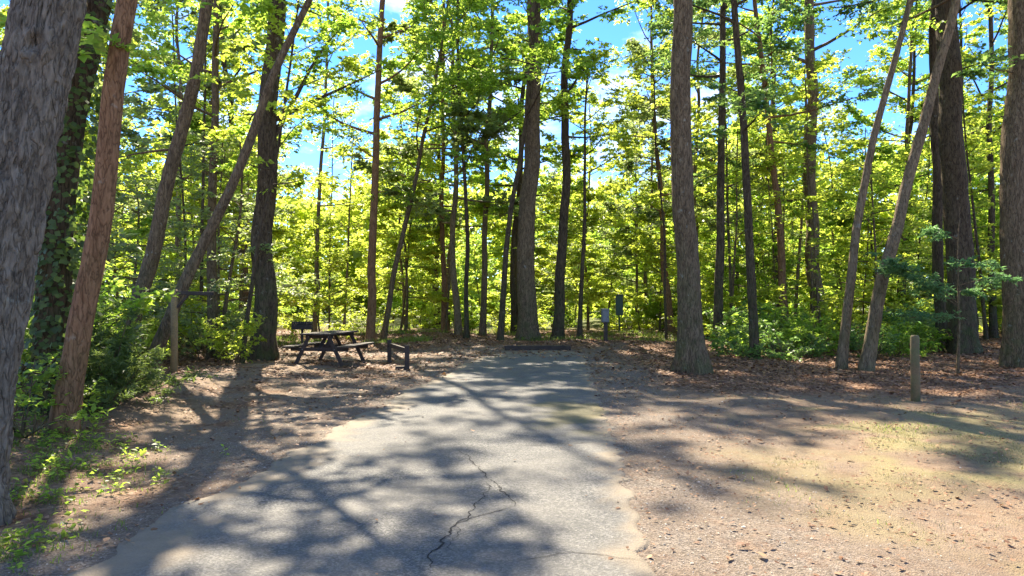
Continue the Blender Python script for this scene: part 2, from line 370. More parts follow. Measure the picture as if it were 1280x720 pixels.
def sprays(limbs, rng, twigs=12, tlen=1.2, subs=3, nleaf=8, size=.13, width=.3, f0=.3, droop=.12, flat=.45):
    P, D, Ln = [], [], []
    for q in limbs:
        q = np.asarray(q); s = np.r_[0, np.cumsum(np.linalg.norm(np.diff(q, axis=0), axis=1))]
        k = max(3, int(twigs * min(1.3, s[-1] / 2.5)))
        f = f0 + (1 - f0) * rng.random(k)**.8
        p = np.stack([np.interp(f*s[-1], s, q[:, j]) for j in range(3)], -1)
        p2 = np.stack([np.interp(np.minimum(f+.05, 1)*s[-1], s, q[:, j]) for j in range(3)], -1)
        p1 = np.stack([np.interp(np.minimum(f+.05, 1)*s[-1]-.1*s[-1], s, q[:, j]) for j in range(3)], -1)
        t = nrm(p2 - p1); sd = nrm(np.cross(t, UP) + 1e-4) * np.where(rng.random(k) < .5, -1, 1)[:, None]
        P.append(p); D.append(nrm(t*.55 + sd*rng.uniform(.3, 1.1, (k, 1)) + UP*rng.uniform(-.25, .35, (k, 1))))
        Ln.append(tlen * (1.2 - .6*f) * rng.uniform(.5, 1.2, k))
    P = np.concatenate(P); D = np.concatenate(D); Ln = np.concatenate(Ln); n = len(P)
    tw = rng.random(n)
    segs = [(P, D, Ln, tw)]
    if subs:
        g = rng.uniform(.25, .95, (n, subs)); sp = P[:, None] + D[:, None]*(Ln[:, None]*g)[..., None]
        sp[..., 2] -= droop * (g*Ln[:, None])**2
        side = nrm(np.cross(D, UP) + 1e-4)[:, None] * np.where(rng.random((n, subs)) < .5, -1, 1)[..., None]
        d2 = nrm(D[:, None]*.7 + side*.7 + rng.normal(0, .22, (n, subs, 3)))
        segs.append((sp.reshape(-1, 3), d2.reshape(-1, 3), np.repeat(Ln*.5, subs), np.repeat(tw, subs)))
    A, B, T = [], [], []
    for p, d, l, t in segs:
        u = rng.uniform(.15, 1.02, (len(p), nleaf)); q = p[:, None] + d[:, None]*(u*l[:, None])[..., None]
        q[..., 2] -= droop * (u*l[:, None])**2
        side = nrm(np.cross(d, UP) + 1e-4)[:, None] * np.where(rng.random(u.shape) < .5, -1, 1)[..., None]
        dd = d[:, None]*.5 + side*.8 + rng.normal(0, .35, (*u.shape, 3)); dd[..., 2] -= .15
        A.append(q.reshape(-1, 3)); B.append(nrm(dd).reshape(-1, 3)); T.append((t[:, None]*.55 + rng.random(u.shape)*.45).ravel())
    return leaves(np.concatenate(A), np.concatenate(B), rng, size, width, flat, np.concatenate(T)), (P, D, Ln)

def limb_path(p0, az, el, L, rng, curve=.0, n=6):
    d = np.array([math.cos(az)*math.cos(el), math.sin(az)*math.cos(el), math.sin(el)]); out = [np.array(p0, float)]
    for i in range(n-1):
        d = d + np.array([rng.normal(0, .12), rng.normal(0, .12), curve/(n-1) + rng.normal(0, .06)]); d /= np.linalg.norm(d)
        out.append(out[-1] + d*L/(n-1))
    return np.array(out)

def build_tree(name, label, cat, base, path, r0, r1, bark, leafm, rng, limb_specs, foliage_kw, sides=12, flare=.45, group=None, rough=.05, seg=.45, twig_r=.006):
    """path: trunk centre line in world space, base first. limb_specs: (height, azimuth, elevation, length, curve)"""
    bx, by = base; z0 = gz(bx, by)
    root = empty(name, (bx, by, z0), label, cat, group)
    P = np.array(path, float) - np.array([bx, by, z0])
    s = np.r_[0, np.cumsum(np.linalg.norm(np.diff(P, axis=0), axis=1))]
    ss = np.unique(np.r_[np.linspace(0, 1.2, 9), np.arange(1.2, s[-1], seg), s[-1]])
    Q = np.stack([np.interp(ss, s, P[:, j]) for j in range(3)], -1)
    for _ in range(2): Q[1:-1] = Q[1:-1]*.5 + (Q[:-2] + Q[2:])*.25
    wobn = (np.stack([vnoise(ss*.5 + bx, ss*0 + by), vnoise(ss*.5 + by + 40, ss*0 + bx)], -1) - .5) * min(.3, r0*1.2) * sstep(0, 3, ss)[:, None]
    Q[:, :2] += wobn
    f = ss / s[-1]; rad = r0 + (r1 - r0) * f**.85
    ph = rng.uniform(0, 6.28, 3); nl = rng.integers(4, 7)
    fl = flare * r0 * np.exp(-ss / (.32 + r0*.5))
    rad = rad + fl * .75
    def lob(i, th): return fl[i] * (.55*np.cos(nl*th + ph[0]) + .3*np.cos(2*th + ph[1])) + rad[i]*.035*np.cos(3*th + ph[2] + ss[i]*.6) + rad[i]*.02*np.cos(5*th - ss[i]*1.1)
    Q[0, 2] -= .25
    ac = Acc(); ac.add(*tube(Q, rad, sides, rough, lob, rng))
    limbs = []
    for (h, az, elv, L, cv) in limb_specs:
        p = [np.interp(h, Q[:, 2], Q[:, j]) for j in range(3)]; rr = float(np.interp(h, Q[:, 2], rad))
        lp = limb_path(p, az, elv, L, rng, cv)
        lr = max(.012, min(rr*.5, .022*L)); ac.add(*tube(lp, np.linspace(lr, .006, len(lp)), 6)); limbs.append(lp)
    out = None
    if limbs:
        (V, F, T), (tp, td, tl) = sprays(limbs, rng, **foliage_kw)
        e = tp + td*tl[:, None]*.8; e[:, 2] -= .06*tl**2
        side = nrm(np.cross(td, UP)+1e-4)*twig_r; n = len(tp)               # twigs: slender three-sided sticks
        a, b, c = tp + side, tp - side, tp + np.array([0, 0, twig_r*1.5])
        VV = np.stack([a, b, c, e], 1).reshape(-1, 3); i = np.arange(n)*4
        ac.add(VV, np.concatenate([np.stack([i, i+1, i+3, i+3], -1)]))
        out = mesh('crown', V, F, leafm, root, T)
    V, F = ac.get()
    quad = F[:, 2] != F[:, 3]
    me = bpy.data.meshes.new('trunk'); me.from_pydata(V.tolist(), [], F[quad].tolist() + F[~quad][:, :3].tolist()); me.update()
    me.polygons.foreach_set('use_smooth', np.ones(len(me.polygons), bool)); me.materials.append(bark)
    o = bpy.data.objects.new('trunk', me); COL.objects.link(o); o.parent = root
    return root

def auto_limbs(rng, h0, h1, n, L0, L1, e0=.1, e1=.8, cv=.2, az0=None):
    out = []; az = rng.uniform(0, 6.28) if az0 is None else az0
    for i in range(n):
        f = (i + rng.uniform(0, .8)) / n; az += 2.4 + rng.normal(0, .35)
        L = (L0 + (L1 - L0)*f) * rng.uniform(.65, 1.2)
        out.append((h0 + (h1 - h0)*f, az, e0 + (e1 - e0)*f + rng.normal(0, .12), L, cv + rng.normal(0, .15)))
    return out

def hero(name, label, base, ctrl, w0, w1, bark, leafm, H, crown, seed, low=0, d=None, group=None, cat='tree', sides=16, flare=.5, drift=0.0, L=(3.4, 1.6), nl=20, size=.13, twigs=12, extra=None, top_r=None, low_l=1.6, rough=.10, seg=.22, subs=3, nleaf=13):
    """base and ctrl are photo pixels; the trunk stands where its foot meets the ground"""
    rng = np.random.default_rng(seed)
    bx, by = px(*base)
    if d: by = d; bx = (base[0]-640)/FPX*d
    z0 = gz(bx, by)
    pts = [(bx, by, z0)]
    for (cx, cy) in ctrl:
        p = pz(cx, cy, by); pts.append((p[0], by + drift*(p[2]-z0), p[2]))
    a, b = np.array(pts[0 if len(pts) < 3 else -2]), np.array(pts[-1])
    dv = (b - a) / max(.3, b[2] - a[2]); dv[:2] *= .75
    if H > b[2] + .5: pts.append(tuple(b + dv*(H - b[2])))
    if by < 19: size = .115; nleaf = 15
    specs = auto_limbs(rng, crown, H*.985, nl, L[0], L[1], .15, 1.0, .25)
    if low: specs += auto_limbs(rng, low, crown, max(2, int((crown-low)/1.1)), low_l, low_l, -.05, .35, .0)
    specs += extra or []
    return build_tree(name, label, cat, (bx, by), pts, w0/2, top_r or w1*.25, bark, leafm, rng, specs, dict(twigs=twigs, tlen=1.25, subs=subs, nleaf=nleaf, size=size), sides, flare, group, rough, seg)

# ------------------------------------------------------------------ trees one can pick out
# huge grey trunk beside the road: its own high-resolution furrowed bark
def big_trunk():
    rng = np.random.default_rng(5)
    bx, by = -4.12, 5.25; z0 = gz(bx, by)
    root = empty('hardwood_tree', (bx, by, z0), 'massive grey hardwood with rough furrowed bark leaning over the grass verge', 'tree')
    top = 15.0; zs = np.concatenate([np.linspace(-.3, 5, 330), np.linspace(5.1, top, 60)]); sides = 150
    cx = .166*np.clip(zs, 0, None) - .002*np.clip(zs, 0, None)**2; cy = .05*np.clip(zs, 0, None)
    rad = .265 - .008*np.clip(zs, 0, 16) + .17*np.exp(-np.clip(zs, 0, None)/.5)
    th = np.linspace(0, 2*math.pi, sides, endpoint=False)
    TH, ZZ = np.meshgrid(th, zs)
    u = TH/(2*math.pi)*22; 
    wrap = lambda f: f(u)*(1-sstep(20, 22, u)) + f(u-22)*sstep(20, 22, u)
    n1 = wrap(lambda q: fbm(q*1.5 + 1.2*fbm(q*.4+40, ZZ*2.2) + 60, ZZ*3.4 + 20, 3))
    ridge = 1 - np.abs(n1 - .44)*5.5; ridge = np.clip(ridge, -.4, 1)
    n2 = wrap(lambda q: fbm(q*3.2 + 90, ZZ*9 + 7, 3)) - .44
    rr = rad[:, None]*(1 + .05*np.cos(TH*3 + ZZ*.5) + .03*np.cos(TH*5 - ZZ*.9)) - .034*np.clip(ridge, 0, 1)**1.3 + .050*n2
    for (kz, kt) in ((3.45, -1.2), (2.35, -1.7), (1.85, -1.5), (2.9, -2.3)):      # knots
        dd = np.hypot((ZZ - kz)/.09, ((TH - (kt % 6.283))*.26)/.08); rr += .035*np.exp(-(dd-1)**2*3) - .05*np.exp(-dd**2*2)
    V = np.stack([cx[:, None] + rr*np.cos(TH), cy[:, None] + rr*np.sin(TH), ZZ], -1)
    n = len(zs); i = np.arange(n-1)[:, None]; j = np.arange(sides)[None, :]; j2 = (j+1) % sides
    F = np.stack([i*sides+j, i*sides+j2, (i+1)*sides+j2, (i+1)*sides+j], -1).reshape(-1, 4)
    mesh('trunk', V.reshape(-1, 3), F, B_GREY, root, smooth=True)
    specs = auto_limbs(rng, 7.5, 14.8, 14, 4.2, 2, .2, .9, .2); limbs = []; ac = Acc()
    for (h, az, e, L, cv) in specs:
        p = (np.interp(h, zs, cx), np.interp(h, zs, cy), h); lp = limb_path(p, az, e, L, rng, cv); limbs.append(lp); ac.add(*tube(lp, np.linspace(.07, .01, len(lp)), 7))
    V, F = ac.get(); mesh('limbs', V, F, B_GREY, root, smooth=True)
    (V, F, T), _ = sprays(limbs, rng, 12, 1.3, 3, 8, .14); mesh('crown', V, F, MID, root, T)
big_trunk()

t2 = hero('ivy_clad_tree', 'dark ivy-clad trunk behind the massive grey hardwood', (62, 535), [(70, 400), (88, 200), (108, 0)], .42, .32, B_DARK, MID, 18, 9, 21, low=4.5)
def ivy(root, pts, r, n, seed, z1):
    rng = np.random.default_rng(seed); P = np.array(pts) - np.array(root.location); u = rng.random(n)**1.3 * z1
    c = np.stack([np.interp(u, P[:, 2], P[:, j]) for j in range(3)], -1); th = rng.uniform(0, 6.283, n)
    o = np.stack([np.cos(th), np.sin(th), 0*th], -1); p = c + o*(r*(1 + rng.exponential(.35, n)))[:, None]
    n0 = len(p); D = nrm(np.stack([-np.sin(th), np.cos(th), 0*th], -1)*rng.normal(0, 1, (n0, 1)) + UP*rng.uniform(-1, .4, (n0, 1)) + o*.5)
    N = nrm(o + UP*.5 + rng.normal(0, .3, (n0, 3))); D = nrm(D - N*(D*N).sum(1, keepdims=True)); Sd = np.cross(N, D); L = rng.uniform(.05, .11, (n0, 1))
    V = np.stack([p, p+D*L*.4+Sd*L*.45, p+D*L, p+D*L*.4-Sd*L*.45], 1).reshape(-1, 3); i = np.arange(n0)*4
    F = np.stack([np.stack([i, i+1, i+2], -1), np.stack([i, i+2, i+3], -1)], 1).reshape(-1, 3)
    mesh('ivy', V, F, IVYM, root, np.repeat(rng.random(n0), 2))
bx, by = px(62, 535); ivy(t2, [(bx, by, 0)] + [pz(*p, by) for p in ((70, 400), (88, 200), (108, 0))], .23, 2600, 8, 5.2)

hero('leaning_tree', 'smooth reddish trunk leaning over the feathery cedar bush', (80, 552), [(105, 380), (134, 200), (160, 0)], .27, .23, B_RED, MID, 15, 8.5, 22, nl=13, flare=.3)
hero('leaning_tree', 'brown leaning trunk rising out of the feathery cedar bush', (152, 470), [(180, 340), (216, 190), (260, 0)], .34, .27, B_BROWN, LIME, 17, 8.5, 23, nl=15, low=4.2, low_l=1.3, flare=.3)
hero('slender_tree', 'slender upright brown tree behind the lantern post', (267, 448), [(263, 330), (264, 180), (268, 40)], .30, .17, B_BROWN, MID, 16, 6.5, 24, nl=16, low=3.5, low_l=1.7)
hero('leaning_tree', 'long thin trunk leaning steeply across the tall dark hardwood', (185, 474), [(236, 340), (288, 232), (342, 95), (388, -8)], .27, .14, B_BROWN, MID, 11.5, 8.8, 25, nl=8, L=(2, 1.2), flare=.3)
hero('hardwood_tree', 'tall dark straight hardwood between lantern post and picnic table', (328, 451), [(330, 380), (334, 200), (341, 0)], .60, .44, B_DARK, MID, 24, 10.5, 26, low=6.5, low_l=2.0, nl=22,
     extra=[(5.6, .15, 1.05, 4.2, -.5), (6.2, .4, .6, 3.6, -.1)])
hero('sapling', 'thin dark sapling leaning against the tall dark hardwood', (303, 458), [(310, 390), (322, 310), (345, 190)], .12, .08, B_DARK, LIME, 9, 4.2, 27, nl=10, L=(1.6, .9), flare=.2)
hero('slender_tree', 'thin pale trunk standing behind the pedestal grill', (393, 421), [(396, 320), (402, 180), (407, 40)], .21, .14, B_TAN, LIME, 18, 9, 28, nl=15, low=5)
hero('sapling', 'very thin grey sapling between the grill and the reddish trunk', (430, 419), [(433, 350), (436, 285)], .12, .09, B_TAN, LIME, 9, 4.0, 29, nl=13, L=(2, 1))
hero('hardwood_tree', 'straight reddish brown trunk behind the picnic table', (463, 426), [(465, 330), (472, 180), (478, 0)], .36, .26, B_RED, MID, 21, 8, 30, nl=20, low=5)
hero('slender_tree', 'slim trunk leaning beside the straight reddish one', (479, 424), [(495, 330), (520, 215), (538, 130)], .25, .17, B_BROWN, MID, 15, 7, 31, nl=14, low=4.5, flare=.3)
hero('slender_tree', 'orange-brown slim trunk in a sunlit gap of the far edge', (556, 417), [(554, 330), (552, 230), (553, 120)], .30, .18, B_RED, LIME, 17, 7.5, 32, nl=15, low=5)
hero('slender_tree', 'thin dark crooked trunk at the end of the clearing', (583, 425), [(584, 300), (577, 160), (573, 70)], .20, .14, B_DARK, MID, 17, 8.5, 33, nl=13, low=6)
hero('slender_tree', 'straight brown slim trunk next to the thin crooked one', (603, 420), [(606, 300), (610, 160), (613, 20)], .30, .20, B_BROWN, MID, 19, 8, 34, nl=16, low=5)
hero('slender_tree', 'dark slim trunk leaning towards the thick centre tree', (625, 430), [(634, 310), (650, 200), (662, 110)], .24, .17, B_DARK, MID, 14, 8, 35, nl=12, flare=.3)
hero('hardwood_tree', 'thick grey-brown tree standing beyond the end of the road', (660, 429), [(661, 300), (664, 150), (669, 0)], .72, .56, B_BROWN, MID, 27, 13, 36, nl=22, low=9.5, low_l=2.2, L=(4.2, 2))
hero('hardwood_tree', 'medium dark trunk beside the thick tree at the road end', (697, 426), [(703, 320), (707, 160), (712, 0)], .44, .27, B_DARK, MID, 22, 12, 37, nl=17, low=7.5, low_l=1.8, extra=[(9.6, .4, .9, 3.0, .2)])
hero('sapling', 'thin black sapling between medium trunk and grey utility box', (724, 426), [(728, 330), (732, 195)], .20, .12, B_DARK, LIME, 11, 6.5, 38, nl=11, L=(2.2, 1.1))
hero('slender_tree', 'reddish slim tree leaning a little behind the flared-foot tree', (838, 418), [(832, 320), (822, 190), (815, 40)], .36, .15, B_RED, LIME, 17, 8.5, 39, nl=15, low=4)
hero('hardwood_tree', 'rough-barked tree with flared mossy foot where sand meets leaf litter', (865, 466), [(861, 380), (858, 200), (853, 0)], .53, .46, B_BROWN, MID, 25, 10.5, 40, nl=22, flare=.65, sides=20, L=(4.2, 2))
hero('hardwood_tree', 'greenish dark trunk just behind the rough flared-foot tree', (897, 432), [(899, 320), (903, 150), (906, 0)], .34, .22, B_DARK, DEEP, 20, 9, 41, nl=18, low=5.5)
hero('hardwood_tree', 'dark wavy slim trunk in front of the low dark shrubs', (943, 448), [(940, 330), (931, 170), (918, 0)], .26, .20, B_DARK, DEEP, 18, 8.5, 42, nl=21, low=6, low_l=1.5, L=(4.4, 2))
hero('hardwood_tree', 'reddish dark trunk leaning slightly among the low dark shrubs', (981, 424), [(976, 320), (966, 190), (950, 50)], .34, .22, B_RED, DEEP, 19, 9, 43, nl=21, low=6, L=(4.4, 2))
hero('hardwood_tree', 'thick pale-barked straight trunk deep behind the low shrubs', (1021, 420), [(1019, 320), (1014, 160), (1014, 0)], .66, .5, B_TAN, MID, 25, 12, 44, nl=22, low=8, low_l=2, L=(4.0, 2))
hero('leaning_tree', 'tan trunk leaning outward, thinner of a leaning pair', (1051, 460), [(1068, 300), (1092, 170), (1138, 0)], .23, .16, B_TAN, MID, 13, 8.5, 45, nl=11, L=(2.4, 1.2), flare=.3)
hero('leaning_tree', 'tan trunk leaning outward, thicker of a leaning pair', (1081, 462), [(1104, 340), (1142, 200), (1192, 25)], .31, .27, B_TAN, MID, 13, 8.7, 46, nl=10, L=(2.4, 1.2), flare=.3)
hero('hardwood_tree', 'massive dark twin-stemmed tree behind the short wooden post', (1204, 441), [(1200, 320), (1192, 150), (1186, 0)], .80, .60, B_DARK, DEEP, 26, 10.5, 47, nl=22, low=7.5, flare=.5, sides=22, L=(4.2, 2))
hero('hardwood_tree', 'narrow dark stem pressed against the massive twin-stemmed tree', (1177, 437), [(1176, 320), (1174, 150), (1172, 0)], .36, .30, B_DARK, DEEP, 20, 10, 48, nl=12)
hero('hardwood_tree', 'slim greenish trunk between the two thickest dark trees', (1241, 424), [(1240, 300), (1240, 150), (1241, 0)], .30, .22, B_DARK, LIME, 19, 8, 49, nl=15, low=5)
hero('hardwood_tree', 'thick green-grey trunk standing in leaf litter past the short post', (1273, 457), [(1272, 320), (1275, 150), (1278, 0)], .68, .56, B_BROWN, DEEP, 24, 9.5, 50, nl=18, low=7, flare=.35)
hero('slender_tree', 'thin upright trunk seen between the leaning pair and massive tree', (1128, 418), [(1130, 300), (1136, 150), (1144, 0)], .26, .18, B_BROWN, LIME, 18, 9, 51, nl=14, low=5)
hero('sapling', 'thin dark sapling leaning beside the massive twin-stemmed tree', (1232, 428), [(1224, 320), (1213, 210)], .14, .09, B_DARK, LIME, 10, 6, 52, nl=9, L=(1.8, 1))
hero('sapling', 'thin grey sapling close behind the thick pale-barked trunk', (993, 418), [(998, 330), (1004, 230)], .18, .11, B_TAN, LIME, 12, 6, 53, nl=11, L=(2, 1))
hero('sapling', 'thin green-barked sapling between the flared-foot tree and wavy trunk', (915, 424), [(913, 350), (909, 220)], .14, .10, B_DARK, LIME, 11, 5.5, 54, nl=11, L=(2, 1))

# ------------------------------------------------------------------ woods behind: kinds built once, then copied
def kind_tree(name, label, cat, group, seed, H, r, bark, leafm, h0, n, L, e=(.0, .8), size=.16, lean=.03, kw=None, sides=8):
    rng = np.random.default_rng(seed); a = rng.uniform(0, 6.28)
    pts = [(0, 0, 0)] + [(math.cos(a)*lean*h + rng.normal(0, .08), math.sin(a)*lean*h + rng.normal(0, .08), h) for h in np.linspace(H*.2, H, 6)]
    t = build_tree(name, label, cat, (0, 0), pts, r, .02, bark, leafm, rng, auto_limbs(rng, h0, H*.98, n, L[0], L[1], e[0], e[1], .12),
                   dict(dict(twigs=11, tlen=1.3, subs=3, nleaf=8, size=size), **(kw or {})), sides, .35, group, seg=.8)
    t.location = (0, -400, 0)
    return t
protos = []
def spots_fn(rng, n, d0, d1, x_over, mind, avoid=None):
    out = []; tries = 0
    while len(out) < n and tries < n*60:
        tries += 1; d = math.sqrt(rng.uniform(d0*d0, d1*d1)); x = rng.uniform(-1, 1)*(d*.711 + x_over); p = x/d*FPX + 640
        if avoid and avoid(p, d): continue
        if all(math.hypot(x-a, d-b) > mind for a, b in out): out.append((x, d))
    return out
def scatter(kinds, spots, rng, s0=.85, s1=1.2, tilt=.0):
    for k_ in kinds: k_['look'] = k_['label']
    first = [True]*len(kinds)
    for q, (x, y) in enumerate(spots):
        k = q % len(kinds); o = kinds[k] if first[k] else copy_tree(kinds[k]); first[k] = False
        s = rng.uniform(s0, s1); o.location = (x, y, gz(x, y) - .05); o.scale = (s*rng.uniform(.9, 1.1), s, s*rng.uniform(.9, 1.1)); o.rotation_euler = (rng.normal(0, tilt+1e-6), rng.normal(0, tilt+1e-6), rng.uniform(0, 6.28))
        o['label'] = o['look'] + ' ' + place_words(x, y)
    for o in list(COL.objects):
        if 'look' in o and o.location.y > -300: del o['look']
    for k, f in enumerate(first):
        if f:
            for ch in list(kinds[k].children): bpy.data.objects.remove(ch)
            bpy.data.objects.remove(kinds[k])
def band(rng, n, x0, x1, d0, d1, m):
    out = []; tr = 0
    while len(out) < n and tr < 4000:
        tr += 1; p = rng.uniform(x0, x1); d = rng.uniform(d0, d1); x = (p-640)/FPX*d
        if all(math.hypot(x-a, d-b) > m for a, b in out): out.append((x, d))
    return out
rngs = np.random.default_rng(77)
LAND = [(px(*p), t) for p, t in (((62, 535), 'the massive grey hardwood'), ((152, 470), 'the brown leaning trunk'), ((267, 448), 'the lantern post'), ((328, 451), 'the tall dark hardwood'),
    ((393, 421), 'the pedestal grill'), ((463, 426), 'the straight reddish trunk'), ((556, 417), 'the orange-brown trunk'), ((603, 420), 'the thin crooked trunk'), ((660, 429), 'the thick tree past the road'),
    ((724, 426), 'the grey utility box'), ((774, 420), 'the dark green box'), ((838, 418), 'the flared-foot tree'), ((897, 432), 'the greenish dark trunk'), ((943, 448), 'the dark wavy trunk'),
    ((1021, 420), 'the thick pale-barked trunk'), ((1081, 462), 'the leaning tan pair'), ((1204, 441), 'the massive twin-stemmed tree'), ((1273, 457), 'the thick green-grey trunk'))]
def place_words(x, y):
    (lx, ly), t = min(LAND, key=lambda q: abs(math.atan2(q[0][0], q[0][1]) - math.atan2(x, y))*min(y, 40) + .25*abs(math.hypot(x, y) - math.hypot(*q[0])))
    gap = math.hypot(x, y) - math.hypot(lx, ly)
    return ('beside ' if abs(gap) < 3 else 'close behind ' if 0 < gap < 9 else 'deep behind ' if gap > 0 else 'in front of ') + t
gaps = [(356, 440), (722, 768), (1045, 1075)]
def skygap(p, d): return any(a - 1500/d < p < b + 1500/d for a, b in gaps)
LT = ['tall brown-barked woodland tree with bright crown', 'tall dark-barked woodland tree with green crown', 'tan-barked woodland tree with pale low crown', 'dark slim woodland tree with green crown']
tall = [kind_tree('background_tree', LT[i], 'tree', 'tall trees of the woods behind', 100+i, H, r, b, lm, h0, n, (3.4, 1.5), (-.05, .9), .16, kw=dict(twigs=13, subs=4, nleaf=16))
        for i, (H, r, b, lm, h0, n) in enumerate([(19, .17, B_BROWN, LIME, 4.5, 26), (22, .21, B_DARK, MID, 6, 26), (17, .14, B_TAN, PALE, 4, 24), (20, .18, B_DARK, MID, 5, 25)])]
scatter(tall, spots_fn(rngs, 30, 31, 45, 8, 4.2, skygap), rngs, .85, 1.2, .03)
LU = ['yellow-green layered understory tree', 'small yellow-green understory tree', 'large yellow-green understory tree', 'low mid-green understory tree', 'mid-green layered understory tree']
under = [kind_tree('understory_tree', LU[i], 'tree', 'young understory trees', 200+i, H, r, B_BROWN, lm, h0, n, L, (-.1, .6), sz*.98, .06, dict(twigs=14, subs=4, nleaf=16))
         for i, (H, r, lm, h0, n, L, sz) in enumerate([(7.5, .06, LIME, 1.2, 22, (2.4, .8), .15), (6, .05, LIME, .9, 20, (2.2, .7), .14), (9, .08, LIME, 1.6, 24, (2.6, .9), .16), (5, .045, MID, .7, 18, (2.0, .6), .13), (8, .07, MID, 1.5, 22, (2.4, .8), .15)])]
clearing = lambda p, d: (d < 30 and abs(p - 640) < 190) or (d < 34.5 and 690 < p < 850)
scatter(under, spots_fn(rngs, 13, 28, 36, 10, 3.4, clearing) + spots_fn(rngs, 36, 44, 60, 10, 3.6), rngs, .75, 1.15, .05)

def shrub_kind(label, group, seed, lm, H, n, size, name='shrub', kw=None, spread=1.0):
    rng = np.random.default_rng(seed); root = empty(name, (0, -400, 0), label, 'shrub', group); limbs = []; ac = Acc()
    for i in range(n):
        a = rng.uniform(0, 6.28); e = rng.uniform(.45, 1.45); p = (rng.normal(0, .08), rng.normal(0, .08), -.05)
        lp = limb_path(p, a, e, H*rng.uniform(.5, 1.15)*(spread if e < 1 else 1), rng, -.25); limbs.append(lp); ac.add(*tube(lp, np.linspace(.014, .004, len(lp)), 5))
    V, F = ac.get(); mesh('stems', V, F, B_BROWN, root, smooth=True)
    (V, F, T), _ = sprays(limbs, rng, **dict(dict(twigs=14, tlen=.55, subs=2, nleaf=7, size=size, f0=.2), **(kw or {})))
    mesh('foliage', V, F, lm, root, T); return root
sh1 = [shrub_kind(('bright lime shrub', 'small lime shrub', 'big bright lime shrub', 'leafy green shrub')[i], 'sunlit shrubs along the wood edge', 300+i, lm, H, n, sz) for i, (lm, H, n, sz) in enumerate([(LIME, 1.6, 16, .12), (LIME, 1.3, 15, .11), (LIME, 2.1, 18, .13), (MID, 1.8, 18, .12)])]
scatter(sh1, spots_fn(rngs, 46, 27.5, 42, 8, 1.8, lambda p, d: (d < 29.5 and 560 < p < 850) or (d < 34.5 and 725 < p < 825)) + spots_fn(rngs, 36, 43, 58, 8, 2.2, lambda p, d: d < 29.5 and 560 < p < 850), rngs, .8, 1.35)
sh2 = [shrub_kind(('dark green low shrub', 'larger mid-green shrub', 'small dark green shrub')[i], 'dark shrubs under the trees', 320+i, lm, H, n, sz) for i, (lm, H, n, sz) in enumerate([(DEEP, 1.0, 15, .10), (MID, 1.25, 16, .11), (DEEP, .8, 13, .09)])]
scatter(sh2, band(rngs, 19, 900, 1165, 19.5, 27, 1.2) + band(rngs, 6, 1225, 1500, 21, 28, 1.5), rngs, .8, 1.3)
sh3 = [shrub_kind(('tall leafy green shrub', 'lime-green leafy shrub', 'pale leafy shrub')[i], 'shrubs among the leaning trunks', 340+i, lm, H, n, sz) for i, (lm, H, n, sz) in enumerate([(MID, 2.0, 16, .10), (LIME, 1.7, 15, .10), (PALE, 1.5, 15, .09)])]
scatter(sh3, band(rngs, 6, -60, 120, 10, 15, 1.2) + band(rngs, 11, 100, 310, 17.5, 25, 1.5) + band(rngs, 8, -150, 60, 10, 24, 1.6), rngs, .75, 1.25)
pole = [kind_tree('pole_sapling', ('thin brown pole sapling', 'thin dark pole sapling')[i], 'tree', 'thin pole saplings in the woods', 280+i, 12, .055, (B_BROWN, B_DARK)[i], LIME, 5.5, 14, (1.5, .8), (-.05, .8), .13, .05, dict(twigs=11, subs=3, nleaf=10)) for i in range(2)]
scatter(pole, band(rngs, 3, 380, 640, 30, 40, 1.5) + band(rngs, 8, 690, 1260, 28, 40, 1.5) + band(rngs, 3, 20, 330, 22, 34, 1.5), rngs, .8, 1.2, .05)
mid_t = [kind_tree('middle_storey_tree', ('half-grown yellow-green tree', 'half-grown mid-green tree', 'half-grown pale green tree')[i], 'tree', 'half-grown trees in the gaps', 260+i, H, .09, B_BROWN, lm, 1.8, n, (2.6, 1.0), (-.1, .7), .145, .05, dict(twigs=14, subs=4, nleaf=16)) for i, (H, lm, n) in enumerate([(12.5, LIME, 28), (11, MID, 26), (12, PALE, 27)])]
scatter(mid_t, [((p-640)/FPX*d, d) for p, d in ((505, 41), (548, 46), (690, 45), (735, 40), (760, 47), (795, 42), (850, 46), (925, 40), (960, 45), (1055, 43), (1100, 38), (1160, 44), (1210, 40), (1275, 44), (300, 44), (235, 40), (150, 43), (60, 40), (20, 36))], rngs, .85, 1.1, .03)
un2 = [kind_tree('young_tree', ('young lime-green tree', 'young mid-green tree', 'young pale-leaved tree')[i], 'tree', 'young trees beside the leaning trunks', 240+i, H, .06, B_BROWN, lm, 1.2, n, (2.1, .8), (-.1, .6), .12, .05, dict(twigs=12, nleaf=9)) for i, (H, lm, n) in enumerate([(8, LIME, 24), (7, MID, 22), (6, PALE, 20)])]
scatter(un2, band(rngs, 9, -250, 300, 18, 27, 2.8) + band(rngs, 9, 890, 1500, 25, 34, 3), rngs, .8, 1.25, .05)

